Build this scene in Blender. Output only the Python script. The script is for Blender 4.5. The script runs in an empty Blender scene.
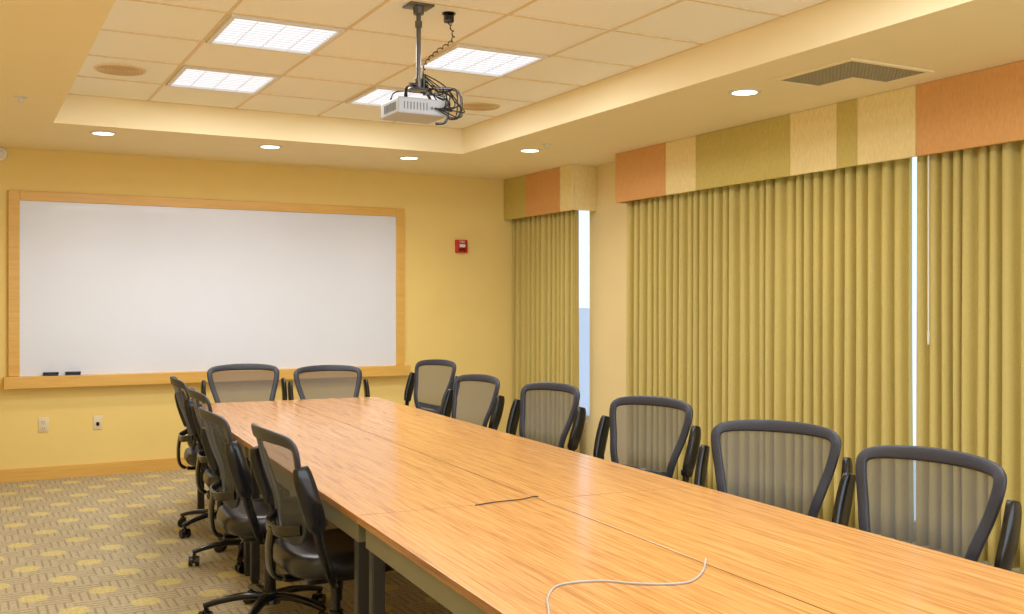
import bpy, bmesh, math, random
from mathutils import Vector, Matrix
random.seed(4)
scene = bpy.context.scene
COL = scene.collection
scene.view_settings.view_transform = 'Standard'

# ------------------------------------------------------------ materials
def lin(r, g, b):
    def f(c):
        c /= 255.0
        return c/12.92 if c <= 0.04045 else ((c+0.055)/1.055)**2.4
    return (f(r), f(g), f(b), 1)

def new_mat(name):
    m = bpy.data.materials.new(name); m.use_nodes = True
    nt = m.node_tree
    return m, nt, nt.nodes['Principled BSDF']

def mat_simple(name, rgb, rough=0.6, metal=0.0, noise=0.0, nscale=30, bump=0.0, coat=0.0, spec=0.5):
    m, nt, b = new_mat(name)
    col = lin(*rgb)
    b.inputs['Roughness'].default_value = rough
    b.inputs['Metallic'].default_value = metal
    b.inputs['Coat Weight'].default_value = coat
    b.inputs['Specular IOR Level'].default_value = spec
    tc = nt.nodes.new('ShaderNodeTexCoord')
    n = nt.nodes.new('ShaderNodeTexNoise'); n.inputs['Scale'].default_value = nscale; n.inputs['Detail'].default_value = 4
    nt.links.new(tc.outputs['Object'], n.inputs['Vector'])
    mr = nt.nodes.new('ShaderNodeMix'); mr.data_type = 'RGBA'
    mr.inputs['A'].default_value = tuple(c*(1-noise) for c in col[:3])+(1,)
    mr.inputs['B'].default_value = tuple(min(1, c*(1+noise)) for c in col[:3])+(1,)
    nt.links.new(n.outputs['Fac'], mr.inputs['Factor'])
    nt.links.new(mr.outputs['Result'], b.inputs['Base Color'])
    if bump:
        bp = nt.nodes.new('ShaderNodeBump'); bp.inputs['Strength'].default_value = bump; bp.inputs['Distance'].default_value = 0.01
        nt.links.new(n.outputs['Fac'], bp.inputs['Height']); nt.links.new(bp.outputs['Normal'], b.inputs['Normal'])
    return m

def mat_emit(name, rgb, strength, base=0.8):
    m, nt, b = new_mat(name)
    b.inputs['Base Color'].default_value = (base, base, base, 1)
    b.inputs['Emission Color'].default_value = lin(*rgb)
    b.inputs['Emission Strength'].default_value = strength
    return m

def mat_wood(name, c1, c2, c3, axis='Y', rough=0.3, coat=0.3, scale=1.0, along=0.9, spec=0.5, world_rot=None):
    m, nt, b = new_mat(name)
    if world_rot is None:
        src = nt.nodes.new('ShaderNodeTexCoord').outputs['Object']
    else:
        g = nt.nodes.new('ShaderNodeNewGeometry')
        r0 = nt.nodes.new('ShaderNodeMapping'); r0.inputs['Rotation'].default_value = (0, 0, world_rot)
        nt.links.new(g.outputs['Position'], r0.inputs['Vector']); src = r0.outputs['Vector']
    mp = nt.nodes.new('ShaderNodeMapping')
    sc = {'Y': (22*scale, along, 22*scale), 'X': (along, 22*scale, 22*scale)}[axis]
    mp.inputs['Scale'].default_value = sc
    nt.links.new(src, mp.inputs['Vector'])
    n = nt.nodes.new('ShaderNodeTexNoise'); n.inputs['Scale'].default_value = 1.6; n.inputs['Detail'].default_value = 5
    n.inputs['Roughness'].default_value = 0.6; n.inputs['Distortion'].default_value = 0.3
    nt.links.new(mp.outputs['Vector'], n.inputs['Vector'])
    mp2 = nt.nodes.new('ShaderNodeMapping')
    mp2.inputs['Scale'].default_value = tuple(s*3 if s > 5 else s*2.5 for s in sc)
    nt.links.new(src, mp2.inputs['Vector'])
    n2 = nt.nodes.new('ShaderNodeTexNoise'); n2.inputs['Scale'].default_value = 2.0; n2.inputs['Detail'].default_value = 2
    nt.links.new(mp2.outputs['Vector'], n2.inputs['Vector'])
    ad = nt.nodes.new('ShaderNodeMath'); ad.operation = 'MULTIPLY_ADD'
    ad.inputs[1].default_value = 0.8
    nt.links.new(n2.outputs['Fac'], ad.inputs[0])
    sb = nt.nodes.new('ShaderNodeMath'); sb.operation = 'SUBTRACT'; sb.inputs[1].default_value = 0.4
    nt.links.new(n.outputs['Fac'], sb.inputs[0]); nt.links.new(sb.outputs[0], ad.inputs[2])
    cr = nt.nodes.new('ShaderNodeValToRGB')
    e = cr.color_ramp.elements
    e[0].position = 0.30; e[0].color = lin(*c3)
    e[1].position = 0.70; e[1].color = lin(*c1)
    k = e.new(0.47); k.color = lin(*c2)
    nt.links.new(ad.outputs[0], cr.inputs['Fac'])
    nt.links.new(cr.outputs['Color'], b.inputs['Base Color'])
    b.inputs['Roughness'].default_value = rough
    b.inputs['Coat Weight'].default_value = coat
    b.inputs['Coat Roughness'].default_value = 0.12
    b.inputs['Specular IOR Level'].default_value = spec
    return m

def mat_fabric(name, rgb, translucent=0.0, scale=350):
    m, nt, b = new_mat(name)
    tc = nt.nodes.new('ShaderNodeTexCoord')
    mp = nt.nodes.new('ShaderNodeMapping'); mp.inputs['Scale'].default_value = (1, 1, 0.3)
    nt.links.new(tc.outputs['Object'], mp.inputs['Vector'])
    n = nt.nodes.new('ShaderNodeTexNoise'); n.inputs['Scale'].default_value = scale; n.inputs['Detail'].default_value = 2
    nt.links.new(mp.outputs['Vector'], n.inputs['Vector'])
    mx = nt.nodes.new('ShaderNodeMix'); mx.data_type = 'RGBA'
    c = lin(*rgb)
    mx.inputs['A'].default_value = tuple(v*0.82 for v in c[:3])+(1,)
    mx.inputs['B'].default_value = tuple(min(1, v*1.13) for v in c[:3])+(1,)
    nt.links.new(n.outputs['Fac'], mx.inputs['Factor'])
    nt.links.new(mx.outputs['Result'], b.inputs['Base Color'])
    b.inputs['Roughness'].default_value = 0.75
    b.inputs['Specular IOR Level'].default_value = 0.2
    if translucent:
        t = nt.nodes.new('ShaderNodeBsdfTranslucent')
        nt.links.new(mx.outputs['Result'], t.inputs['Color'])
        ms = nt.nodes.new('ShaderNodeMixShader'); ms.inputs[0].default_value = translucent
        nt.links.new(b.outputs[0], ms.inputs[1]); nt.links.new(t.outputs[0], ms.inputs[2])
        nt.links.new(ms.outputs[0], nt.nodes['Material Output'].inputs['Surface'])
    return m

def mat_glass(name):
    m, nt, b = new_mat(name)
    t = nt.nodes.new('ShaderNodeBsdfTransparent'); t.inputs['Color'].default_value = (0.92, 0.96, 1, 1)
    g = nt.nodes.new('ShaderNodeBsdfGlossy'); g.inputs['Roughness'].default_value = 0.03
    ms = nt.nodes.new('ShaderNodeMixShader'); ms.inputs[0].default_value = 0.06
    nt.links.new(t.outputs[0], ms.inputs[1]); nt.links.new(g.outputs[0], ms.inputs[2])
    nt.links.new(ms.outputs[0], nt.nodes['Material Output'].inputs['Surface'])
    return m

def mat_mesh_net(name, rgb):
    m, nt, b = new_mat(name)
    b.inputs['Base Color'].default_value = lin(*rgb); b.inputs['Roughness'].default_value = 0.7
    tc = nt.nodes.new('ShaderNodeTexCoord')
    w = nt.nodes.new('ShaderNodeTexWave'); w.inputs['Scale'].default_value = 90; w.bands_direction = 'Z'
    nt.links.new(tc.outputs['Object'], w.inputs['Vector'])
    mr = nt.nodes.new('ShaderNodeMapRange'); mr.inputs['To Min'].default_value = 0.5; mr.inputs['To Max'].default_value = 0.7
    nt.links.new(w.outputs['Fac'], mr.inputs['Value'])
    t = nt.nodes.new('ShaderNodeBsdfTransparent')
    ms = nt.nodes.new('ShaderNodeMixShader')
    nt.links.new(mr.outputs[0], ms.inputs[0])
    nt.links.new(t.outputs[0], ms.inputs[1]); nt.links.new(b.outputs[0], ms.inputs[2])
    nt.links.new(ms.outputs[0], nt.nodes['Material Output'].inputs['Surface'])
    return m

def mat_carpet():
    m, nt, b = new_mat('carpet')
    N = nt.nodes.new; L = nt.links.new
    tc = N('ShaderNodeTexCoord')
    sep = N('ShaderNodeSeparateXYZ'); L(tc.outputs['Object'], sep.inputs[0])
    def math_(op, a, bb=None, c=None):
        n = N('ShaderNodeMath'); n.operation = op
        for i, v in enumerate((a, bb, c)):
            if v is None: continue
            if isinstance(v, (int, float)): n.inputs[i].default_value = v
            else: L(v, n.inputs[i])
        return n.outputs[0]
    S = 0.32
    ux = math_('DIVIDE', sep.outputs['X'], S); uy = math_('DIVIDE', sep.outputs['Y'], S)
    row = math_('FLOOR', uy)
    off = math_('MULTIPLY', math_('FLOORED_MODULO', row, 2.0), 0.5)
    ux = math_('ADD', ux, off)
    fx = math_('ABSOLUTE', math_('SUBTRACT', math_('FRACT', ux), 0.5)); fy = math_('ABSOLUTE', math_('SUBTRACT', math_('FRACT', uy), 0.5))
    d = math_('ADD', math_('MAXIMUM', fx, fy), math_('MULTIPLY', math_('MINIMUM', fx, fy), 0.35))
    mrd = N('ShaderNodeMapRange'); mrd.interpolation_type = 'SMOOTHSTEP'
    mrd.inputs['From Min'].default_value = 0.19; mrd.inputs['From Max'].default_value = 0.25
    mrd.inputs['To Min'].default_value = 1.0; mrd.inputs['To Max'].default_value = 0.0
    L(d, mrd.inputs['Value']); dot = mrd.outputs[0]
    lx = math_('LESS_THAN', math_('FRACT', math_('MULTIPLY', sep.outputs['X'], 25.0)), 0.26)
    ly = math_('LESS_THAN', math_('FRACT', math_('MULTIPLY', sep.outputs['Y'], 25.0)), 0.26)
    chk = N('ShaderNodeTexChecker'); chk.inputs['Scale'].default_value = 1/0.16
    L(tc.outputs['Object'], chk.inputs['Vector'])
    hatch = math_('ADD', math_('MULTIPLY', lx, chk.outputs['Fac']), math_('MULTIPLY', ly, math_('SUBTRACT', 1.0, chk.outputs['Fac'])))
    noise = N('ShaderNodeTexNoise'); noise.inputs['Scale'].default_value = 60; noise.inputs['Detail'].default_value = 3
    L(tc.outputs['Object'], noise.inputs['Vector'])
    m1 = N('ShaderNodeMix'); m1.data_type = 'RGBA'
    m1.inputs['A'].default_value = lin(188, 174, 146); m1.inputs['B'].default_value = lin(160, 146, 118)
    L(hatch, m1.inputs['Factor'])
    m2 = N('ShaderNodeMix'); m2.data_type = 'RGBA'; m2.inputs['B'].default_value = lin(220, 202, 132)
    L(math_('MULTIPLY', dot, 0.68), m2.inputs['Factor']); L(m1.outputs['Result'], m2.inputs['A'])
    m3 = N('ShaderNodeMix'); m3.data_type = 'RGBA'; m3.blend_type = 'MULTIPLY'; m3.inputs['Factor'].default_value = 0.75
    mr = N('ShaderNodeMapRange'); mr.inputs['From Min'].default_value = 0.3; mr.inputs['From Max'].default_value = 0.7
    mr.inputs['To Min'].default_value = 0.66; mr.inputs['To Max'].default_value = 1.1
    L(noise.outputs['Fac'], mr.inputs['Value'])
    L(m2.outputs['Result'], m3.inputs['A']); L(mr.outputs[0], m3.inputs['B'])
    L(m3.outputs['Result'], b.inputs['Base Color'])
    b.inputs['Roughness'].default_value = 0.95; b.inputs['Specular IOR Level'].default_value = 0.1
    return m

def mat_frost():
    m, nt, b = new_mat('frosted_panel')
    b.inputs['Base Color'].default_value = (0.80, 0.83, 0.92, 1); b.inputs['Roughness'].default_value = 0.5
    t = nt.nodes.new('ShaderNodeBsdfTranslucent'); t.inputs['Color'].default_value = (0.88, 0.90, 0.95, 1)
    ms = nt.nodes.new('ShaderNodeMixShader'); ms.inputs[0].default_value = 0.8
    nt.links.new(b.outputs[0], ms.inputs[1]); nt.links.new(t.outputs[0], ms.inputs[2])
    nt.links.new(ms.outputs[0], nt.nodes['Material Output'].inputs['Surface'])
    return m

TA = -math.radians(3.6)
M = dict(
    wall=mat_simple('wall_paint_yellow', (240, 214, 138), 0.7, noise=0.03, nscale=3, spec=0.25),
    wallr=mat_simple('wall_paint_beige', (240, 220, 170), 0.7, noise=0.03, nscale=3, spec=0.25),
    soffit=mat_simple('ceiling_paint', (250, 236, 198), 0.75, noise=0.02, nscale=4, spec=0.2),
    tile=mat_simple('ceiling_tile', (255, 253, 244), 0.85, noise=0.04, nscale=120, bump=0.1, spec=0.2),
    tbar=mat_simple('ceiling_tbar', (232, 212, 172), 0.5, spec=0.3),
    carpet=mat_carpet(),
    trimwood=mat_wood('trim_wood', (226, 182, 98), (222, 176, 90), (216, 170, 86), 'X', 0.45, 0.1, 0.7),
    tablewood=mat_wood('table_wood', (220, 166, 102), (205, 147, 84), (176, 118, 64), 'Y', 0.25, 0.25, 2.6, 1.2, 0.5, world_rot=-TA),
    edge=mat_wood('table_edge', (190, 140, 86), (170, 120, 68), (140, 92, 48), 'Y', 0.4, 0.1, 1.0),
    board=mat_simple('whiteboard_surface', (224, 230, 248), 0.28, noise=0.04, nscale=1.5, coat=0.1),
    metal=mat_simple('grey_metal', (132, 130, 114), 0.45, 0.2),
    leg=mat_simple('dark_leg_metal', (60, 60, 62), 0.4, 0.4),
    frame=mat_simple('chair_frame', (50, 53, 64), 0.45, noise=0.1),
    black=mat_simple('black_plastic', (20, 20, 23), 0.2, noise=0.1),
    seat=mat_simple('seat_fabric', (24, 24, 30), 0.3, noise=0.25, nscale=150, bump=0.1),
    net=mat_mesh_net('mesh_net', (84, 88, 96)),
    curtain=mat_fabric('curtain_fabric', (222, 204, 130), 0.22),
    v_orange=mat_fabric('valance_terracotta', (222, 168, 106), 0, 90),
    v_olive=mat_fabric('valance_olive', (204, 186, 108), 0, 90),
    v_beige=mat_fabric('valance_cream', (242, 222, 162), 0, 90),
    glass=mat_glass('window_glass'),
    white=mat_simple('white_plastic', (232, 230, 226), 0.4),
    ivory=mat_simple('ivory_plastic', (226, 214, 186), 0.4),
    frost=mat_frost(),
    panel=mat_emit('light_panel', (246, 249, 255), 1.05, 0.2),
    lamp=mat_emit('downlight_glow', (255, 244, 215), 5),
    louver=mat_emit('louver_glow', (226, 232, 246), 0.35, 0.6),  # faint emission stands in for lamp light on the blades
    vent=mat_simple('vent_grey', (164, 158, 134), 0.6),
    dark=mat_simple('recess_shade', (92, 88, 76), 0.8),  # shade inside the vent put into a dark colour
    slot=mat_simple('projector_slots', (120, 124, 132), 0.6),
    red=mat_simple('alarm_red', (190, 36, 30), 0.4),
    proj=mat_simple('projector_shell', (176, 182, 194), 0.4),
    steel=mat_simple('steel_pole', (100, 98, 95), 0.3, 0.6),
    cable_w=mat_simple('grey_cable', (178, 178, 176), 0.4),
    cable_b=mat_simple('black_cable', (30, 28, 28), 0.45),
    lens=mat_simple('lens_glass', (20, 24, 40), 0.05, coat=1.0),
    blue=mat_simple('blue_felt', (60, 62, 84), 0.8),
)

# ------------------------------------------------------------ mesh helpers
def finish(name, bm, mats, parent=None, loc=(0, 0, 0), smooth=False, sharp=35):
    me = bpy.data.meshes.new(name)
    bmesh.ops.recalc_face_normals(bm, faces=bm.faces[:])
    bm.to_mesh(me); bm.free()
    if not isinstance(mats, (list, tuple)): mats = [mats]
    for m in mats: me.materials.append(m)
    if smooth:
        for p in me.polygons: p.use_smooth = True
        try: me.set_sharp_from_angle(angle=math.radians(sharp))
        except Exception: pass
    ob = bpy.data.objects.new(name, me); COL.objects.link(ob)
    ob.location = loc
    if parent: ob.parent = parent
    return ob

def add_box(bm, c, s, bevel=0.0, mi=0, rot=None, seg=2):
    r = bmesh.ops.create_cube(bm, size=1.0)
    vs = r['verts']
    bmesh.ops.scale(bm, vec=Vector(s), verts=vs)
    if bevel > 0:
        es = list({e for v in vs for e in v.link_edges})
        rb = bmesh.ops.bevel(bm, geom=es, offset=bevel, segments=seg, affect='EDGES', profile=0.5)
        allv = set(rb['verts']) | {v for v in vs if v.is_valid}
        stack = list(allv); seen = set(stack)
        while stack:
            v = stack.pop()
            for e in v.link_edges:
                o = e.other_vert(v)
                if o not in seen: seen.add(o); stack.append(o)
        vs = list(seen)
    if rot is not None: bmesh.ops.rotate(bm, cent=(0, 0, 0), matrix=rot, verts=vs)
    bmesh.ops.translate(bm, vec=Vector(c), verts=vs)
    for f in {f for v in vs for f in v.link_faces}: f.material_index = mi
    return vs

def add_cyl(bm, p0, p1, r0, r1=None, seg=20, mi=0):
    if r1 is None: r1 = r0
    p0 = Vector(p0); p1 = Vector(p1); d = p1-p0
    q = Vector((0, 0, 1)).rotation_difference(d.normalized()).to_matrix().to_4x4()
    r = bmesh.ops.create_cone(bm, cap_ends=True, segments=seg, radius1=r0, radius2=r1, depth=d.length,
                              matrix=Matrix.Translation((p0+p1)/2) @ q)
    for f in {f for v in r['verts'] for f in v.link_faces}: f.material_index = mi
    return r['verts']

def catmull(pts, n=6, closed=False):
    P = [Vector(p) for p in pts]; out = []; L = len(P)
    rng = range(L) if closed else range(L-1)
    for i in rng:
        p0 = P[(i-1) % L] if closed or i > 0 else P[0]
        p1 = P[i]; p2 = P[(i+1) % L]
        p3 = P[(i+2) % L] if closed or i+2 < L else P[-1]
        for k in range(n):
            t = k/n
            out.append(0.5*((2*p1)+(-p0+p2)*t+(2*p0-5*p1+4*p2-p3)*t*t+(-p0+3*p1-3*p2+p3)*t**3))
    if not closed: out.append(P[-1])
    return out

def add_sweep(bm, pts, w, th, N=None, closed=False, seg=10, mi=0, power=0.7):
    n = len(pts); rings = []
    for i, p in enumerate(pts):
        a = pts[(i-1) % n] if closed or i > 0 else pts[0]
        b = pts[(i+1) % n] if closed or i < n-1 else pts[-1]
        T = (b-a).normalized()
        nn = Vector(N) if N is not None else Vector((0, 0, 1))
        if N is None and abs(T.z) > 0.9: nn = Vector((1, 0, 0))
        B = T.cross(nn).normalized(); nn = B.cross(T).normalized()
        ww = w(i/(n-1 if not closed else n)) if callable(w) else w
        tt = th(i/(n-1 if not closed else n)) if callable(th) else th
        ring = []
        for k in range(seg):
            an = 2*math.pi*k/seg
            cc, ss = math.cos(an), math.sin(an)
            cx = math.copysign(abs(cc)**power, cc); sx = math.copysign(abs(ss)**power, ss)
            ring.append(bm.verts.new(p+B*cx*ww/2+nn*sx*tt/2))
        rings.append(ring)
    m = n if closed else n-1
    for i in range(m):
        r0, r1 = rings[i], rings[(i+1) % n]
        for k in range(seg):
            f = bm.faces.new((r0[k], r0[(k+1) % seg], r1[(k+1) % seg], r1[k])); f.material_index = mi
    if not closed:
        bm.faces.new(rings[0]).material_index = mi; bm.faces.new(rings[-1]).material_index = mi

def empty(name, loc, rz=0.0, label=None, cat=None, group=None):
    e = bpy.data.objects.new(name, None); COL.objects.link(e)
    e.location = loc; e.rotation_euler = (0, 0, rz); e.empty_display_size = 0.1
    if label: e['label'] = label
    if cat: e['category'] = cat
    if group: e['group'] = group
    return e

def tag(o, label, cat, group=None):
    o['label'] = label; o['category'] = cat
    if group: o['group'] = group

def struct(o, label=None):
    o['kind'] = 'structure'
    if label: o['label'] = label

# ------------------------------------------------------------ room shell
XL, XR, YF, YB = -0.85, 5.20, -1.30, 9.38
H, HG = 2.74, 2.955
TX0, TX1, TY0, TY1 = 0.58, 3.78, 0.15, 7.95
T = 0.12
def multi(name, boxes, mat, smooth=False):
    bm = bmesh.new()
    for c0, c1 in boxes:
        c = [(a+b)/2 for a, b in zip(c0, c1)]; s = [abs(b-a) for a, b in zip(c0, c1)]
        add_box(bm, c, s)
    return finish(name, bm, mat)

o = multi('floor', [((XL-T, YF-T, -0.1), (XR+T, YB+T, 0))], M['carpet']); struct(o, 'patterned tan carpet with yellow-green patches')
o = multi('wall_back', [((XL-T, YB, 0), (XR+T, YB+T, 3.1))], M['wall']); struct(o, 'yellow painted wall')
o = multi('wall_left', [((XL-T, YF, 0), (XL, YB, 3.1))], M['wall']); struct(o)
W3 = (-0.4, 4.8, 0.8, 2.5)  # opening for the added fill window, out of view
o = multi('wall_front', [((XL-T, YF-T, 0), (W3[0], YF, 3.1)), ((W3[1], YF-T, 0), (XR+T, YF, 3.1)),
                         ((W3[0], YF-T, 0), (W3[1], YF, W3[2])), ((W3[0], YF-T, W3[3]), (W3[1], YF, 3.1))], M['wall']); struct(o)
W1 = (8.16, 9.20, 0.35, 2.55)
W2 = (1.60, 7.15, 0.05, 2.55)
def wall_with_openings():
    b = []
    x0, x1 = XR, XR+T
    b.append(((x0, YF, 0), (x1, W2[0], 3.1)))
    b.append(((x0, W2[1], 0), (x1, W1[0], 3.1)))
    b.append(((x0, W1[1], 0), (x1, YB, 3.1)))
    for w in (W1, W2):
        b.append(((x0, w[0], 0), (x1, w[1], w[2])))
        b.append(((x0, w[0], w[3]), (x1, w[1], 3.1)))
    return b
o = multi('wall_right', wall_with_openings(), M['wallr']); struct(o, 'beige painted window wall')

o = multi('ceiling', [((XL, YF, H), (TX0, YB, 3.1)), ((TX1, YF, H), (XR, YB, 3.1)),
                      ((TX0, TY1, H), (TX1, YB, 3.1)), ((TX0, YF, H), (TX1, TY0, 3.1))], M['soffit'])
struct(o, 'cream painted soffit around a recessed tray')
o = multi('ceiling', [((TX0, TY0, HG), (TX1, TY1, 3.08))], M['tile']); struct(o, 'acoustic tile grid in the tray')
CX, CY = 0.64, 0.65
bars = []
for i in range(0, 6):
    x = TX0+i*CX
    bars.append(((max(TX0, x-0.009), TY0, HG-0.004), (min(TX1, x+0.009), TY1, HG+0.001)))
for j in range(0, 13):
    y = TY1-j*CY
    bars.append(((TX0, max(TY0, y-0.009), HG-0.0045), (TX1, min(TY1, y+0.009), HG+0.001)))
o = multi('trim_1', bars, M['tbar']); struct(o, 'ceiling grid bars')
o = multi('baseboard_back', [((XL, YB-0.015, 0), (XR, YB, 0.105))], M['trimwood']); struct(o)
o = multi('baseboard_left', [((XL, YF, 0), (XL+0.015, YB, 0.105))], M['trimwood']); struct(o)

def window(name, w, mulls):
    bm = bmesh.new()
    y0, y1, z0, z1 = w; xf = XR+0.06; fw = 0.05
    add_box(bm, (xf, (y0+y1)/2, z0+fw/2), (0.06, y1-y0, fw), 0, 0)
    add_box(bm, (xf, (y0+y1)/2, z1-fw/2), (0.06, y1-y0, fw), 0, 0)
    for y in [y0+fw/2*0.4, y1-fw/2]+mulls:
        add_box(bm, (xf, y, (z0+z1)/2), (0.06, fw if y != y0+fw/2*0.4 else fw*0.4, z1-z0-0.01), 0, 0)
    add_box(bm, (xf+0.01, (y0+y1)/2, (z0+z1)/2), (0.006, y1-y0-0.02, z1-z0-0.02), 0, 1)
    o = finish(name, bm, [M['white'], M['glass']]); struct(o, 'white framed window behind the curtains')
window('window_1', W1, [])
window('window_2', W2, [2.9, 5.6])
bm = bmesh.new()
x0, x1, z0, z1 = W3
for x in (x0+0.025, x0+1.75, x0+3.45, x1-0.025): add_box(bm, (x, YF-0.06, (z0+z1)/2), (0.05, 0.06, z1-z0-0.01))
for z in (z0+0.025, z1-0.025): add_box(bm, ((x0+x1)/2, YF-0.06, z), (x1-x0, 0.06, 0.05))
add_box(bm, ((x0+x1)/2, YF-0.07, (z0+z1)/2), (x1-x0-0.02, 0.006, z1-z0-0.02), 0, 1)
o = finish('fill_window', bm, [M['white'], M['glass']]); struct(o, 'added white framed window behind the camera for fill light')  # unseen window, added so fill light comes from behind the camera
o = multi('trim_2', [((XR+0.045, 8.185, 0.40), (XR+0.062, 9.15, 1.42))], M['frost']); struct(o, 'frosted lower sash panel')

# ------------------------------------------------------------ curtains and valances
VX = 4.93; VZ = 2.32
def valance(name, y0, y1, bounds, mats, label):
    bm = bmesh.new()
    ys = [y0]+bounds+[y1]
    zc = (VZ+H)/2; hz = H-VZ-0.002
    for i in range(len(ys)-1):
        add_box(bm, (VX+0.012, (ys[i]+ys[i+1])/2, zc), (0.024, ys[i+1]-ys[i]-0.002, hz), 0.004, i)
    add_box(bm, ((VX+0.024+XR)/2, y0+0.012, zc), (XR-VX-0.026, 0.024, hz), 0.0, 0)
    if y1 < YB-0.1:
        add_box(bm, ((VX+0.024+XR)/2, y1-0.012, zc), (XR-VX-0.026, 0.024, hz), 0.0, len(ys)-2)
    o = finish(name, bm, mats); tag(o, label, 'valance'); return o
valance('valance', 8.03, YB-0.003, [8.25, 8.92], [M['v_beige'], M['v_orange'], M['v_olive']],
        'short fabric valance box in cream, terracotta and olive')
valance('valance', 1.45, 7.33, [2.6, 4.195, 4.64, 4.81, 5.23, 6.24, 6.62],
        [M['v_beige'], M['v_orange'], M['v_beige'], M['v_olive'], M['v_beige'], M['v_olive'], M['v_beige'], M['v_orange']],
        'long striped fabric valance box in terracotta, cream and olive')

def curtain(y0, y1, seed, label, xc=5.05, z0=0.02, z1=2.40, lam=0.092):
    rnd = random.Random(seed)
    bm = bmesh.new()
    nper = max(2, int(round((y1-y0)/lam)))
    sub = 14; n = nper*sub
    ph = [rnd.uniform(-0.4, 0.4) for _ in range(nper+2)]
    am = [rnd.uniform(0.6, 1.15) for _ in range(nper+2)]
    wd = [rnd.uniform(0.7, 1.35) for _ in range(nper)]
    tot = sum(wd); cum = [0]
    for v in wd: cum.append(cum[-1]+v/tot)
    cum.append(1.0)
    rows = 12; grid = []
    for r in range(rows+1):
        z = z1+(z0-z1)*r/rows; f = r/rows
        row = []
        for i in range(n+1):
            k = i/sub; a = int(k); fr = k-a
            ph_ = ph[a]*(1-fr)+ph[a+1]*fr; am_ = am[a]*(1-fr)+am[a+1]*fr
            th = 2*math.pi*k+ph_*(0.6+0.7*f)
            s = math.cos(th)
            A = 0.044*am_*(0.75+0.25*f)
            yy = cum[a]+(cum[min(a+1, nper)]-cum[a])*fr
            y = y0+(y1-y0)*yy+0.006*math.sin(2*th)+0.006*math.sin(f*4+a)*f
            y = min(max(y, y0), y1)
            row.append(bm.verts.new((xc-A*s, y, z)))
        grid.append(row)
    for r in range(rows):
        for i in range(n):
            bm.faces.new((grid[r][i], grid[r][i+1], grid[r+1][i+1], grid[r+1][i]))
    o = finish('curtain', bm, M['curtain'], smooth=True, sharp=180)
    md = o.modifiers.new('thick', 'SOLIDIFY'); md.thickness = 0.003
    tag(o, label, 'curtain'); return o
curtain(8.12, YB-0.02, 1, 'olive pleated floor-length curtain on the narrow window')
curtain(4.305, 7.27, 2, 'wide olive pleated floor-length curtain drawn across the window')
curtain(1.55, 4.255, 3, 'olive pleated floor-length curtain beside the bright window gap')
bm = bmesh.new(); add_cyl(bm, (4.975, 4.14, 2.45), (4.975, 4.14, 1.30), 0.005, seg=8); add_cyl(bm, (4.975, 4.14, 1.30), (4.975, 4.14, 1.22), 0.008, 0.006, seg=8)
o = finish('curtain_wand', bm, M['white'], smooth=True); tag(o, 'thin white curtain pull wand hanging at the gap', 'curtain wand')

# ------------------------------------------------------------ whiteboard
wb = empty('whiteboard', (2.085, YB, 0.76), 0, 'large white dry-erase board in a honey wood frame', 'whiteboard')
X0, X1 = 0.345-2.085, 3.82-2.085
def wbpart(name, x0, x1, y0, y1, z0, z1, mat, bevel=0.0, label=None):
    bm = bmesh.new(); add_box(bm, ((x0+x1)/2, (y0+y1)/2, (z0+z1)/2-0.76), (x1-x0, y1-y0, z1-z0), bevel)
    o = finish(name, bm, mat, wb)
    if label: o['label'] = label
    return o
wbpart('writing_surface', X0+0.06, X1-0.06, -0.025, -0.001, 0.84, 2.33, M['board'])
wbpart('frame_side', X0, X0+0.085, -0.04, -0.001, 0.865, 2.39, M['trimwood'], 0.004)
wbpart('frame_side', X1-0.085, X1, -0.04, -0.001, 0.865, 2.39, M['trimwood'], 0.004)
wbpart('frame_top', X0+0.0855, X1-0.0855, -0.04, -0.001, 2.31, 2.39, M['trimwood'], 0.004)
wbpart('marker_ledge', 0.31-2.085, 3.86-2.085, -0.10, -0.001, 0.765, 0.864, M['trimwood'], 0.005)
def eraser(x, m):
    bm = bmesh.new(); add_box(bm, (0, 0, 0.022), (0.12, 0.05, 0.016), 0.004, 0); add_box(bm, (0, 0, 0.0075), (0.115, 0.046, 0.0145), 0, 1)
    o = finish('whiteboard_eraser', bm, [M['black'], m], None, (x, YB-0.07, 0.8642), True)
    tag(o, 'black whiteboard eraser lying on the wooden ledge', 'eraser', 'erasers on the ledge')
eraser(0.66, M['blue']); eraser(0.83, M['blue'])

# ------------------------------------------------------------ wall items
def outlet(x, z, label):
    e = empty('wall_outlet', (x, YB, z), 0, label, 'electrical outlet')
    bm = bmesh.new(); add_box(bm, (0, -0.004, 0), (0.078, 0.008, 0.12), 0.003); finish('cover_plate', bm, M['ivory'], e, smooth=True)
    for dz in (-0.025, 0.025):
        bm = bmesh.new(); add_box(bm, (0, -0.010, dz), (0.034, 0.006, 0.03), 0.002, 0)
        add_box(bm, (-0.007, -0.0135, dz+0.003), (0.003, 0.002, 0.010), 0, 1); add_box(bm, (0.007, -0.0135, dz+0.003), (0.003, 0.002, 0.010), 0, 1)
        finish('socket', bm, [M['ivory'], M['black']], e)
outlet(0.61, 0.455, 'ivory duplex outlet low on the yellow wall')
e = empty('wall_jack', (1.03, YB, 0.45), 0, 'small ivory data jack plate on the yellow wall', 'wall jack')
bm = bmesh.new(); add_box(bm, (0, -0.004, 0), (0.07, 0.008, 0.115), 0.003); finish('cover_plate', bm, M['ivory'], e, smooth=True)
bm = bmesh.new(); add_box(bm, (0, -0.011, -0.01), (0.024, 0.008, 0.03), 0.001); finish('socket', bm, M['black'], e)
fa = empty('fire_alarm', (4.44, YB, 2.04), 0, 'red fire alarm horn strobe with white strobe lens', 'fire alarm')
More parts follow.
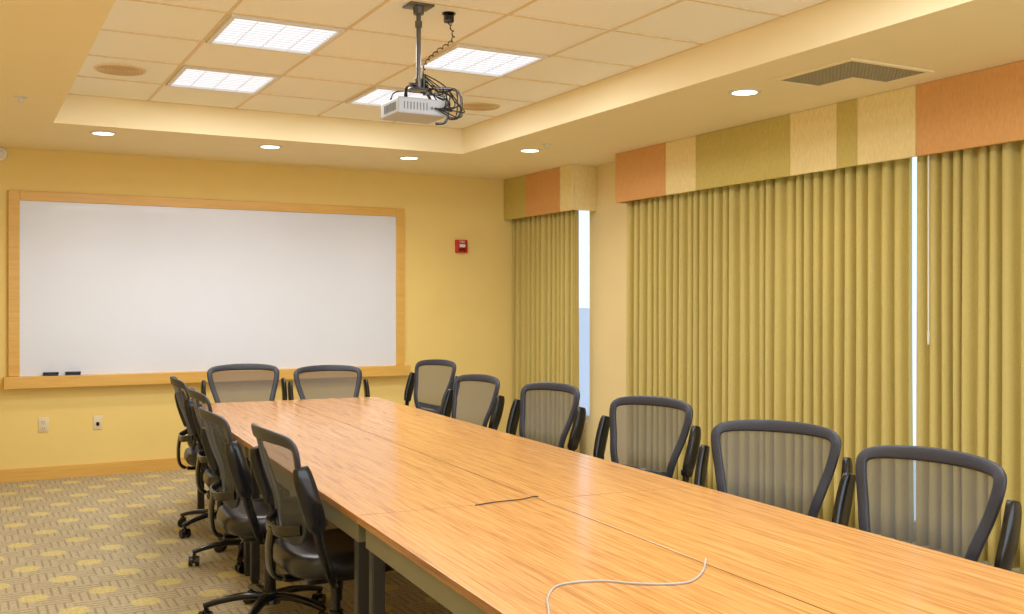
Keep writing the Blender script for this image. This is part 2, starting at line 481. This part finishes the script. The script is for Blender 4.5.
bm = bmesh.new(); add_box(bm, (0, -0.02, 0), (0.125, 0.04, 0.13), 0.006); finish('housing', bm, M['red'], fa, smooth=True)
bm = bmesh.new(); add_box(bm, (0.0, -0.048, 0.004), (0.06, 0.018, 0.03), 0.004); finish('strobe_lens', bm, M['white'], fa, smooth=True)
bm = bmesh.new()
for k in range(5): add_box(bm, (0, -0.0415, -0.048+k*0.006), (0.07, 0.003, 0.003))
finish('horn_grille', bm, M['black'], fa)
tcv = bpy.data.curves.new('fire_text', 'FONT'); tcv.body = 'FIRE'; tcv.size = 0.034; tcv.align_x = 'CENTER'; tcv.align_y = 'CENTER'; tcv.extrude = 0.0008
tmp = bpy.data.objects.new('tmp', tcv); COL.objects.link(tmp); bpy.context.view_layer.update()
me = bpy.data.meshes.new_from_object(tmp.evaluated_get(bpy.context.evaluated_depsgraph_get()))
bpy.data.objects.remove(tmp)
me.materials.clear(); me.materials.append(M['white'])
o = bpy.data.objects.new('lettering', me); COL.objects.link(o); o.parent = fa; o.location = (0, -0.0415, 0.043); o.rotation_euler = (math.pi/2, 0, 0)
bm = bmesh.new(); add_cyl(bm, (0, 0, 0), (0, -0.03, 0), 0.055, 0.05, 24); add_cyl(bm, (0, -0.03, 0), (0, -0.05, 0), 0.03, 0.02, 20)
o = finish('wall_sensor', bm, M['white'], None, (0.285, YB, 2.68), True); tag(o, 'small round white sensor high on the wall', 'sensor')

# ------------------------------------------------------------ ceiling fixtures
def ceiling_panel():
    e = empty('ceiling_light', (0, 0, HG), 0)
    w, d = CX-0.03, CY-0.03
    bm = bmesh.new()
    for sx in (-1, 1): add_box(bm, (sx*(w/2-0.012), 0, -0.008), (0.024, d, 0.016))
    for sy in (-1, 1): add_box(bm, (0, sy*(d/2-0.012), -0.008), (w-0.05, 0.024, 0.016))
    a = finish('frame', bm, M['white'], e)
    bm = bmesh.new(); add_box(bm, (0, 0, -0.003), (w-0.05, d-0.05, 0.004)); b_ = finish('diffuser', bm, M['panel'], e)
    bm = bmesh.new()
    for k in range(1, 4): add_box(bm, (-w/2+w*k/4, 0, -0.008), (0.004, d-0.052, 0.006))
    for k in range(1, 12): add_box(bm, (0, -d/2+d*k/12, -0.0075), (w-0.052, 0.004, 0.005))
    c_ = finish('louver', bm, M['louver'], e)
    ld = bpy.data.lights.new('fluorescent_lamp', 'AREA'); ld.shape = 'SQUARE'; ld.size = 0.56; ld.energy = 20.5; ld.color = (0.95, 0.98, 1.0)
    lo = bpy.data.objects.new('fluorescent_lamp', ld); COL.objects.link(lo); lo.parent = e; lo.location = (0, 0, -0.022)
    return e, [a, b_, c_, lo]
cl, clp = ceiling_panel()
cells = []
for x0 in (1.22, 2.50):
    for y1 in (7.30, 6.00, 3.40, 2.10):
        cells.append((x0+CX/2, y1-CY/2))
def copy_thing(root, parts, loc, rz):
    r = root.copy(); COL.objects.link(r); r.location = loc; r.rotation_euler = (0, 0, rz)
    out = []
    mp = {root: r}
    for p in parts:
        q = p.copy(); q.parent = mp[p.parent]; COL.objects.link(q); mp[p] = q; out.append(q)
    return r, out
for i, (x, y) in enumerate(cells):
    if i == 0: r = cl; r.location = (x, y, HG)
    else: r, _ = copy_thing(cl, clp, (x, y, HG), 0)
    tag(r, 'square recessed fluorescent panel with white louver, switched on', 'ceiling light', 'square fluorescent panels in the tray')

def downlight(x, y):
    e = empty('recessed_downlight', (x, y, H), 0, 'round recessed ceiling downlight glowing warm white', 'downlight', 'round downlights in the soffit')
    bm = bmesh.new()
    prof = [(0.075, -0.001), (0.10, -0.001), (0.10, -0.004), (0.085, -0.010), (0.075, -0.008)]
    seg = 32; rings = [[bm.verts.new((r*math.cos(2*math.pi*k/seg), r*math.sin(2*math.pi*k/seg), z)) for k in range(seg)] for r, z in prof]
    for i in range(len(prof)):
        a, b_ = rings[i], rings[(i+1) % len(prof)]
        for k in range(seg): bm.faces.new((a[k], a[(k+1) % seg], b_[(k+1) % seg], b_[k]))
    finish('trim_ring', bm, M['white'], e, smooth=True)
    bm = bmesh.new(); add_cyl(bm, (0, 0, -0.005), (0, 0, -0.001), 0.074, seg=32); finish('lamp_lens', bm, M['lamp'], e)
    ld = bpy.data.lights.new('downlight_beam', 'SPOT'); ld.energy = 44; ld.color = (1, 0.91, 0.73); ld.spot_size = math.radians(140); ld.spot_blend = 1.0; ld.shadow_soft_size = 0.06
    lo = bpy.data.objects.new('downlight_beam', ld); COL.objects.link(lo); lo.parent = e; lo.location = (0, 0, -0.02)
for x, y in ((0.945, 8.24), (2.22, 8.30), (3.46, 8.36), (4.18, 7.48), (4.18, 4.82), (4.18, 2.1), (-0.1, 2.1), (-0.1, 4.82)):
    downlight(x, y)

GRILLE = mat_simple('speaker_grille', (216, 190, 142), 0.6)
def speaker(x, y):
    e = empty('ceiling_speaker', (x, y, HG), 0, 'round cream ceiling speaker grille in a tile', 'speaker', 'round ceiling speakers')
    bm = bmesh.new(); add_cyl(bm, (0, 0, -0.008), (0, 0, -0.0005), 0.155, 0.16, 40); finish('rim', bm, M['tbar'], e, smooth=True)
    bm = bmesh.new()
    for k in range(6):
        r = 0.02+k*0.023
        add_sweep(bm, [Vector((r*math.cos(2*math.pi*j/32), r*math.sin(2*math.pi*j/32), -0.0095)) for j in range(32)], 0.012, 0.004, N=(0, 0, 1), closed=True, seg=6)
    finish('grille', bm, GRILLE, e, smooth=True)
speaker(0.90, 6.975); speaker(3.46, 6.975)

def sprinkler(x, y, z):
    bm = bmesh.new(); add_cyl(bm, (0, 0, -0.004), (0, 0, 0.002), 0.04, seg=24); add_cyl(bm, (0, 0, -0.03), (0, 0, -0.004), 0.010, seg=12)
    add_cyl(bm, (0, 0, -0.034), (0, 0, -0.030), 0.018, seg=16)
    o = finish('ceiling_sprinkler', bm, M['white'], None, (x, y, z), True); tag(o, 'small white pendant sprinkler head in the soffit', 'sprinkler', 'sprinkler heads')
sprinkler(0.33, 7.07, H); sprinkler(4.14, 7.13, H)

av = empty('air_vent', (4.41, 4.19, H), 0, 'square perforated grey ceiling air return vent', 'air vent')
bm = bmesh.new()
for s in (-1, 1):
    add_box(bm, (s*0.30, 0, -0.005), (0.03, 0.60, 0.010), 0.002); add_box(bm, (0, s*0.285, -0.005), (0.57, 0.03, 0.010), 0.002)
finish('frame', bm, M['soffit'], av)
bm = bmesh.new(); add_box(bm, (0, 0, -0.001), (0.57, 0.54, 0.0015)); finish('duct_shade', bm, M['dark'], av)  # flat dark sheet standing in for the shade behind the grille
bm = bmesh.new()
for k in range(22):
    add_box(bm, (-0.275+k*0.0262, 0, -0.005), (0.011, 0.54, 0.004))
for k in range(21):
    add_box(bm, (0, -0.262+k*0.0262, -0.0045), (0.57, 0.011, 0.004))
finish('grille', bm, M['vent'], av)
bm = bmesh.new(); add_box(bm, (0.15, 0.14, -0.009), (0.27, 0.26, 0.005), 0.001); finish('blank_plate', bm, M['soffit'], av)

# ------------------------------------------------------------ projector
pj = empty('ceiling_projector', (2.03, 4.78, HG), 0, 'grey-white projector hanging from a steel ceiling pole', 'projector')
bm = bmesh.new(); add_box(bm, (0, 0, -0.005), (0.13, 0.11, 0.010), 0.003); add_cyl(bm, (0, 0, -0.045), (0, 0, -0.01), 0.026, 0.030)
finish('ceiling_plate', bm, M['steel'], pj, smooth=True)
bm = bmesh.new(); add_cyl(bm, (0, 0, -0.42), (0, 0, -0.02), 0.012); add_cyl(bm, (0, 0, -0.11), (0, 0, -0.08), 0.018)
add_cyl(bm, (0, 0, -0.42), (0, 0, -0.37), 0.020); finish('pole', bm, M['steel'], pj, smooth=True)
bm = bmesh.new()
add_box(bm, (0, 0, -0.425), (0.11, 0.11, 0.010), 0.002)
for sx, sy in ((-1, -1), (1, -1), (-1, 1), (1, 1)):
    add_sweep(bm, catmull([(0.03*sx, 0.03*sy, -0.43), (0.08*sx, 0.08*sy, -0.425), (0.105*sx, 0.095*sy, -0.445), (0.11*sx, 0.10*sy, -0.487)], 4), 0.018, 0.005, N=(0, 0, 1), seg=8)
for y in (-0.10, 0.06):
    add_sweep(bm, catmull([(0.05, y, -0.43), (0.14, y, -0.425), (0.185, y, -0.45), (0.19, y, -0.52), (0.17, y, -0.565), (0.12, y, -0.575)], 5), 0.014, 0.005, N=(0, 1, 0), seg=8)
add_cyl(bm, (0.188, -0.10, -0.50), (0.188, 0.06, -0.50), 0.005); add_cyl(bm, (0.14, -0.10, -0.427), (0.14, 0.06, -0.427), 0.005)
add_cyl(bm, (0.02, -0.02, -0.42), (0.02, -0.02, -0.35), 0.008); add_cyl(bm, (0.05, 0.0, -0.40), (-0.05, 0, -0.40), 0.009)
finish('mount_bracket', bm, M['black'], pj, smooth=True)
bm = bmesh.new(); add_box(bm, (-0.025, 0.0, -0.530), (0.265, 0.24, 0.080), 0.007, 0, seg=2)
for k in range(8): add_box(bm, (-0.125+k*0.017, -0.120, -0.53), (0.005, 0.004, 0.036), 0, 1)
for k in range(8): add_box(bm, (-0.158, -0.08+k*0.020, -0.53), (0.004, 0.008, 0.04), 0, 1)
for k in range(4): add_cyl(bm, (0.02+k*0.022, -0.118, -0.535), (0.02+k*0.022, -0.124, -0.535), 0.007, seg=12, mi=1)
finish('projector_body', bm, [M['proj'], M['slot']], pj, smooth=False)
bm = bmesh.new(); add_cyl(bm, (-0.10, 0.115, -0.53), (-0.10, 0.15, -0.53), 0.036, 0.033, 28); finish('lens', bm, M['lens'], pj, smooth=True)
bm = bmesh.new()
rn = random.Random(11)
for k in range(9):
    x0 = 0.06+rn.uniform(-0.05, 0.04)
    pts = [(0.02, -0.01, -0.37+rn.uniform(-.02, .03)), (x0+0.03, -0.05+rn.uniform(-.03, .03), -0.40+rn.uniform(-.07, .04)), (x0+0.08, -0.09+rn.uniform(-.05, .05), -0.46+rn.uniform(-.07, .05)),
           (x0+0.06+rn.uniform(-.05, .03), -0.15, -0.54+rn.uniform(-.04, .05)), (0.03+k*0.011, -0.13, -0.535)]
    add_sweep(bm, catmull(pts, 6), 0.006, 0.006, seg=6)
finish('cable_bundle', bm, M['cable_b'], pj, smooth=True)
bm = bmesh.new()
base = catmull([(0.19, 0.05, -0.04), (0.20, 0.02, -0.14), (0.10, 0.0, -0.22), (0.03, -0.01, -0.30), (0.03, -0.02, -0.40)], 24)
for i, p in enumerate(base):
    a = i*0.9; base[i] = p+Vector((math.cos(a), 0, math.sin(a)))*0.007
add_sweep(bm, base, 0.006, 0.006, seg=6)
finish('power_cord', bm, M['cable_b'], pj, smooth=True)
bm = bmesh.new(); add_cyl(bm, (0.19, 0.05, -0.006), (0.19, 0.05, 0), 0.035, seg=20); add_box(bm, (0.19, 0.05, -0.028), (0.045, 0.04, 0.045), 0.006)
finish('power_plug', bm, M['black'], pj, smooth=True)

# ------------------------------------------------------------ tables
dv = Vector((math.sin(-TA), math.cos(TA), 0)); nv = Vector((math.cos(TA), math.sin(TA), 0))
def TP(n, s, z=0.0):
    v = nv*n+dv*s; return Vector((v.x, v.y, z))
N0, NM, N1 = 0.965, 1.66, 2.355
S_ = [1.24, 3.375, 5.515, 7.68]
TH = 0.74
def table(n0, n1, s0, s1, outer, label):
    w = n1-n0-0.005; l = s1-s0-0.006
    c = TP((n0+n1)/2, (s0+s1)/2)
    e = empty('conference_table', c, TA, label, 'table', 'joined conference tables')
    bm = bmesh.new(); add_box(bm, (0, 0, TH-0.0125), (w, l, 0.025), 0.0012, 0, seg=2)
    bm.normal_update()
    for f in bm.faces:
        if abs(f.normal.z) < 0.5: f.material_index = 1
    finish('tabletop', bm, [M['tablewood'], M['edge']], e, smooth=False)
    bm = bmesh.new()
    zt = TH-0.027; ah = 0.075
    add_box(bm, (-w/2+0.03, 0, zt-ah/2), (0.02, l-0.08, ah)); add_box(bm, (w/2-0.03, 0, zt-ah/2), (0.02, l-0.08, ah))
    add_box(bm, (0, -l/2+0.05, zt-ah/2), (w-0.08, 0.02, ah)); add_box(bm, (0, l/2-0.05, zt-ah/2), (w-0.08, 0.02, ah))
    finish('apron', bm, M['metal'], e)
    xl = -w/2+0.045 if outer == -1 else -w/2+0.05
    xr = w/2-0.05 if outer == -1 else w/2-0.225
    for x in (xl, xr):
        for y in (-l/2+0.085, l/2-(0.085 if s1 < 7 else 0.26)):
            bm = bmesh.new(); add_box(bm, (0, 0, 0.355), (0.045, 0.045, 0.68), 0.006)
            add_cyl(bm, (0, 0, 0.0), (0, 0, 0.016), 0.018, seg=14)
            finish('leg', bm, M['leg'], e, (x, y, 0))
for i in range(3):
    for (a, b_, o_) in ((N0, NM, -1), (NM, N1, 1)):
        table(a, b_, S_[i], S_[i+1], o_, 'rectangular oak-laminate conference table joined to others')

def cable(pts, r, mat, label):
    bm = bmesh.new()
    add_sweep(bm, catmull([(x, y, TH+0.001+r) for x, y in pts], 8), 2*r, 2*r, N=(0, 0, 1), seg=8, power=1.0)
    o = finish('loose_cable', bm, mat, smooth=True); tag(o, label, 'cable')
cable([(1.15, 1.97), (1.20, 2.059), (1.255, 2.156), (1.336, 2.234), (1.445, 2.217), (1.519, 2.146), (1.626, 2.100), (1.725, 2.157), (1.830, 2.270)], 0.0025, M['cable_w'], 'thin grey cable curling across the tabletop')
cable([(1.603, 3.265), (1.70, 3.285), (1.80, 3.285), (1.86, 3.31), (1.883, 3.306)], 0.0019, M['cable_b'], 'short black cable lying along the table seam')

# ------------------------------------------------------------ office chair
def back_y(x, z):
    return 0.200+0.25*(z-0.55)-0.8*x*x-0.018*math.exp(-((z-0.68)/0.09)**2)
ch = empty('office_chair', (0, 0, 0))
upper, lower = [], []
bm = bmesh.new()
prof = [(0.80, .432), (0.95, .437), (1.0, .456), (1.0, .478), (.965, .500), (.88, .512), (.6, .510), (.3, .506)]
seg = 40; rings = []
for sc, z in prof:
    ring = []
    for k in range(seg):
        a = 2*math.pi*k/seg; c_, s_ = math.cos(a), math.sin(a)
        x = math.copysign(abs(c_)**0.55, c_)*0.245*sc; y = math.copysign(abs(s_)**0.55, s_)*0.235*sc
        zz = z-0.02*max(0, (-y-0.12)/0.12)**2+0.012*(x/0.25)**2*(1 if z > .49 else 0)
        ring.append(bm.verts.new((x, y-0.01, zz)))
    rings.append(ring)
for i in range(len(rings)-1):
    for k in range(seg): bm.faces.new((rings[i][k], rings[i][(k+1) % seg], rings[i+1][(k+1) % seg], rings[i+1][k]))
bm.faces.new(rings[0]); bm.faces.new(rings[-1])
upper.append(finish('seat', bm, M['seat'], ch, smooth=True, sharp=60))
bm = bmesh.new(); add_box(bm, (0, 0.02, .405), (0.17, 0.24, 0.05), 0.012); add_box(bm, (0, 0.02, .428), (0.36, 0.30, 0.01), 0.003)
add_cyl(bm, (0.08, -0.02, .40), (0.25, -0.03, .395), 0.007, seg=10); add_box(bm, (0.26, -0.03, .395), (0.05, 0.025, 0.012), 0.004)
upper.append(finish('tilt_mechanism', bm, M['black'], ch, smooth=True))
ctrl = [(0, .960), (.11, .958), (.205, .950), (.248, .934), (.256, .90), (.242, .83), (.219, .75), (.195, .67), (.174, .61), (.142, .575), (.08, .562)]
full = ctrl+[(0, .560)]+[(-x, z) for x, z in reversed(ctrl[1:])]
loop2 = catmull([(x, 0, z) for x, z in full], 5, closed=True)
loop = [Vector((p.x, back_y(p.x, p.z), p.z)) for p in loop2]
def fw(t):
    c = abs(((t+0.5) % 1.0)-0.5)
    return 0.040+0.010*math.exp(-(c/0.10)**2)
bm = bmesh.new(); add_sweep(bm, loop, fw, 0.018, N=(0, 1, -0.2), closed=True, seg=12, power=0.5)
fr = finish('backrest', bm, M['frame'], ch, smooth=True, sharp=60); upper.append(fr)
bm = bmesh.new(); rings = []; cx, cz = 0, 0.77
for k in range(8):
    s = 1-k/8
    rings.append([bm.verts.new((p.x*s, back_y(p.x*s, cz+(p.z-cz)*s), cz+(p.z-cz)*s)) for p in loop2])
cvt = bm.verts.new((0, back_y(0, cz), cz)); nl = len(loop2)
for i in range(7):
    for k in range(nl): bm.faces.new((rings[i][k], rings[i][(k+1) % nl], rings[i+1][(k+1) % nl], rings[i+1][k]))
for k in range(nl): bm.faces.new((rings[7][k], rings[7][(k+1) % nl], cvt))
nt_ = finish('mesh_panel', bm, M['net'], fr, smooth=True, sharp=180); nt_['label'] = 'see-through grey mesh'; upper_sub = [nt_]
bm = bmesh.new()
add_sweep(bm, catmull([(0, 0.10, .405), (0, 0.20, .400), (0, 0.255, .43), (0, 0.265, .52), (0, 0.255, .60)], 6), lambda t: 0.08-0.02*t, 0.022, N=(0, 1, 0.3), seg=10)
add_sweep(bm, catmull([(-.175, back_y(.175, .62)+.012, .615), (-.1, .245, .60), (0, .255, .595), (.1, .245, .60), (.175, back_y(.175, .62)+.012, .615)], 5), 0.04, 0.016, N=(0, 1, 0), seg=8)
upper.append(finish('back_support', bm, M['black'], ch, smooth=True))
for sx in (-1, 1):
    bm = bmesh.new()
    pts = catmull([(sx*.298, .170, .635), (sx*.303, .180, .68), (sx*.307, .202, .75), (sx*.306, .224, .825), (sx*.302, .234, .865)], 6)
    add_sweep(bm, pts, lambda t: 0.040+0.038*math.sin(math.pi*min(1, max(0, (t*0.92+0.06))))**0.5, lambda t: 0.022+0.014*math.sin(math.pi*(t*0.9+0.06))**0.5, N=(1, 0, 0), seg=14, power=0.8)
    arm = finish('armrest', bm, M['black'], ch, smooth=True, sharp=60); upper.append(arm)
    bm = bmesh.new()
    pts = catmull([(sx*.20, .08, .428), (sx*.275, .10, .432), (sx*.300, .125, .48), (sx*.296, .158, .58), (sx*.297, .172, .655)], 6)
    add_sweep(bm, pts, 0.038, 0.018, N=(sx*1, 0, 0.4), seg=10)
    add_cyl(bm, (sx*.280, .172, .650), (sx*.316, .172, .650), 0.024, seg=18)
    sub = finish('arm_bracket', bm, M['black'], arm, smooth=True); upper_sub.append(sub)
bm = bmesh.new(); add_cyl(bm, (0, 0, .10), (0, 0, .26), 0.027); add_cyl(bm, (0, 0, .25), (0, 0, .41), 0.016); add_cyl(bm, (0, 0, .30), (0, 0, .40), 0.022, 0.028)
lower.append(finish('gas_column', bm, M['black'], ch, smooth=True))
bm = bmesh.new(); add_cyl(bm, (0, 0, .075), (0, 0, .13), 0.048, 0.036, 24)
for k in range(5):
    a = 2*math.pi*k/5; ca, sa = math.cos(a), math.sin(a)
    pts = catmull([(0.03*ca, 0.03*sa, .108), (0.12*ca, 0.12*sa, .112), (0.22*ca, 0.22*sa, .098), (0.295*ca, 0.295*sa, .078)], 5)
    add_sweep(bm, pts, lambda t: 0.056-0.022*t, lambda t: 0.036-0.012*t, N=(0, 0, 1), seg=10)
base_o = finish('base', bm, M['black'], ch, smooth=True); lower.append(base_o)
casters = []
cbm = bmesh.new()
for s in (-1, 1):
    add_cyl(cbm, (0.006, s*0.008, 0.029), (0.006, s*0.028, 0.029), 0.029, 0.027, 22)
add_cyl(cbm, (0.006, -0.010, 0.029), (0.006, 0.010, 0.029), 0.012, seg=10)
add_box(cbm, (0.0, 0, 0.052), (0.040, 0.022, 0.024), 0.006); add_cyl(cbm, (0, 0, 0.05), (0, 0, 0.085), 0.009, seg=12)
c0 = finish('caster', cbm, M['black'], base_o, smooth=True)
for k in range(5):
    c = c0 if k == 0 else c0.copy()
    if k: COL.objects.link(c)
    a = 2*math.pi*k/5; c.location = (0.285*math.cos(a), 0.285*math.sin(a), 0); c.rotation_euler = (0, 0, a+0.8*k+0.5)
    casters.append(c)
parts = upper+lower+upper_sub+casters
G = 'mesh-back office chairs around the conference table'
def F(deg_facing):
    a = math.radians(deg_facing); fx, fy = math.cos(a), math.sin(a)
    return math.atan2(fx, -fy)
side = 'black mesh-back office chair on the curtained side of the table'
lft = 'black mesh-back office chair on the open carpet side'
end = 'black mesh-back office chair at the end near the whiteboard'
chairs = [
    ((2.560, 2.315), 180+5, -0.01, 20, side), ((2.70, 3.085), 180+25, -0.01, 30, side), ((2.835, 4.20), 180+12, 0, 10, side),
    ((2.852, 5.257), 180+8, 0, 50, side), ((2.853, 6.252), 180+7, -0.01, 0, side), ((3.17, 7.62), 180+12, 0.02, 15, side),
    ((1.293, 3.86), 0, 0.01, 36, lft), ((1.262, 4.72), -2, 0, 5, lft), ((1.43, 5.86), -4, 0, 20, lft), ((1.485, 6.74), -5, 0.01, 50, lft),
    ((1.92, 7.74), 268, 0.01, 18, end), ((2.55, 7.60), 268, -0.01, 18, end)]
made = []
for i, (p, ang, dz, br, lab) in enumerate(chairs[1:]+chairs[:1]):
    if i < len(chairs)-1:
        r, q = copy_thing(ch, parts, (p[0], p[1], 0), F(ang))
    else:
        r, q = ch, parts; r.location = (p[0], p[1], 0); r.rotation_euler = (0, 0, F(ang))
    made.append((r, q, dz, br, lab))
for r, q, dz, br, lab in made:
    tag(r, lab, 'chair', G)
    for k, o_ in enumerate(q):
        if k < len(upper): o_.location.z += dz
    q[parts.index(base_o)].rotation_euler = (0, 0, math.radians(br))

# ------------------------------------------------------------ world, added fill light behind the camera, camera
w = bpy.data.worlds.new('world'); scene.world = w; w.use_nodes = True
bg = w.node_tree.nodes['Background']; bg.inputs['Color'].default_value = (0.78, 0.88, 1.0, 1); bg.inputs['Strength'].default_value = 1.6
ld = bpy.data.lights.new('added_fill_light', 'AREA'); ld.shape = 'RECTANGLE'; ld.size = 5.0; ld.size_y = 1.6; ld.energy = 65; ld.color = (0.88, 0.94, 1.0)  # area lamp added in the unseen front window as soft fill
lo = bpy.data.objects.new('added_fill_light', ld); COL.objects.link(lo); lo.location = (2.2, YF-0.02, 1.65); lo.rotation_euler = (math.pi/2, 0, 0)
cam = bpy.data.cameras.new('camera'); co = bpy.data.objects.new('camera', cam); COL.objects.link(co)
co.location = (0, 0, 1.45); co.rotation_euler = (math.pi/2, 0, -math.radians(28.2))
cam.sensor_width = 36; cam.lens = 36*1029/1024; cam.shift_y = -2/1024; cam.clip_start = 0.05
scene.camera = co
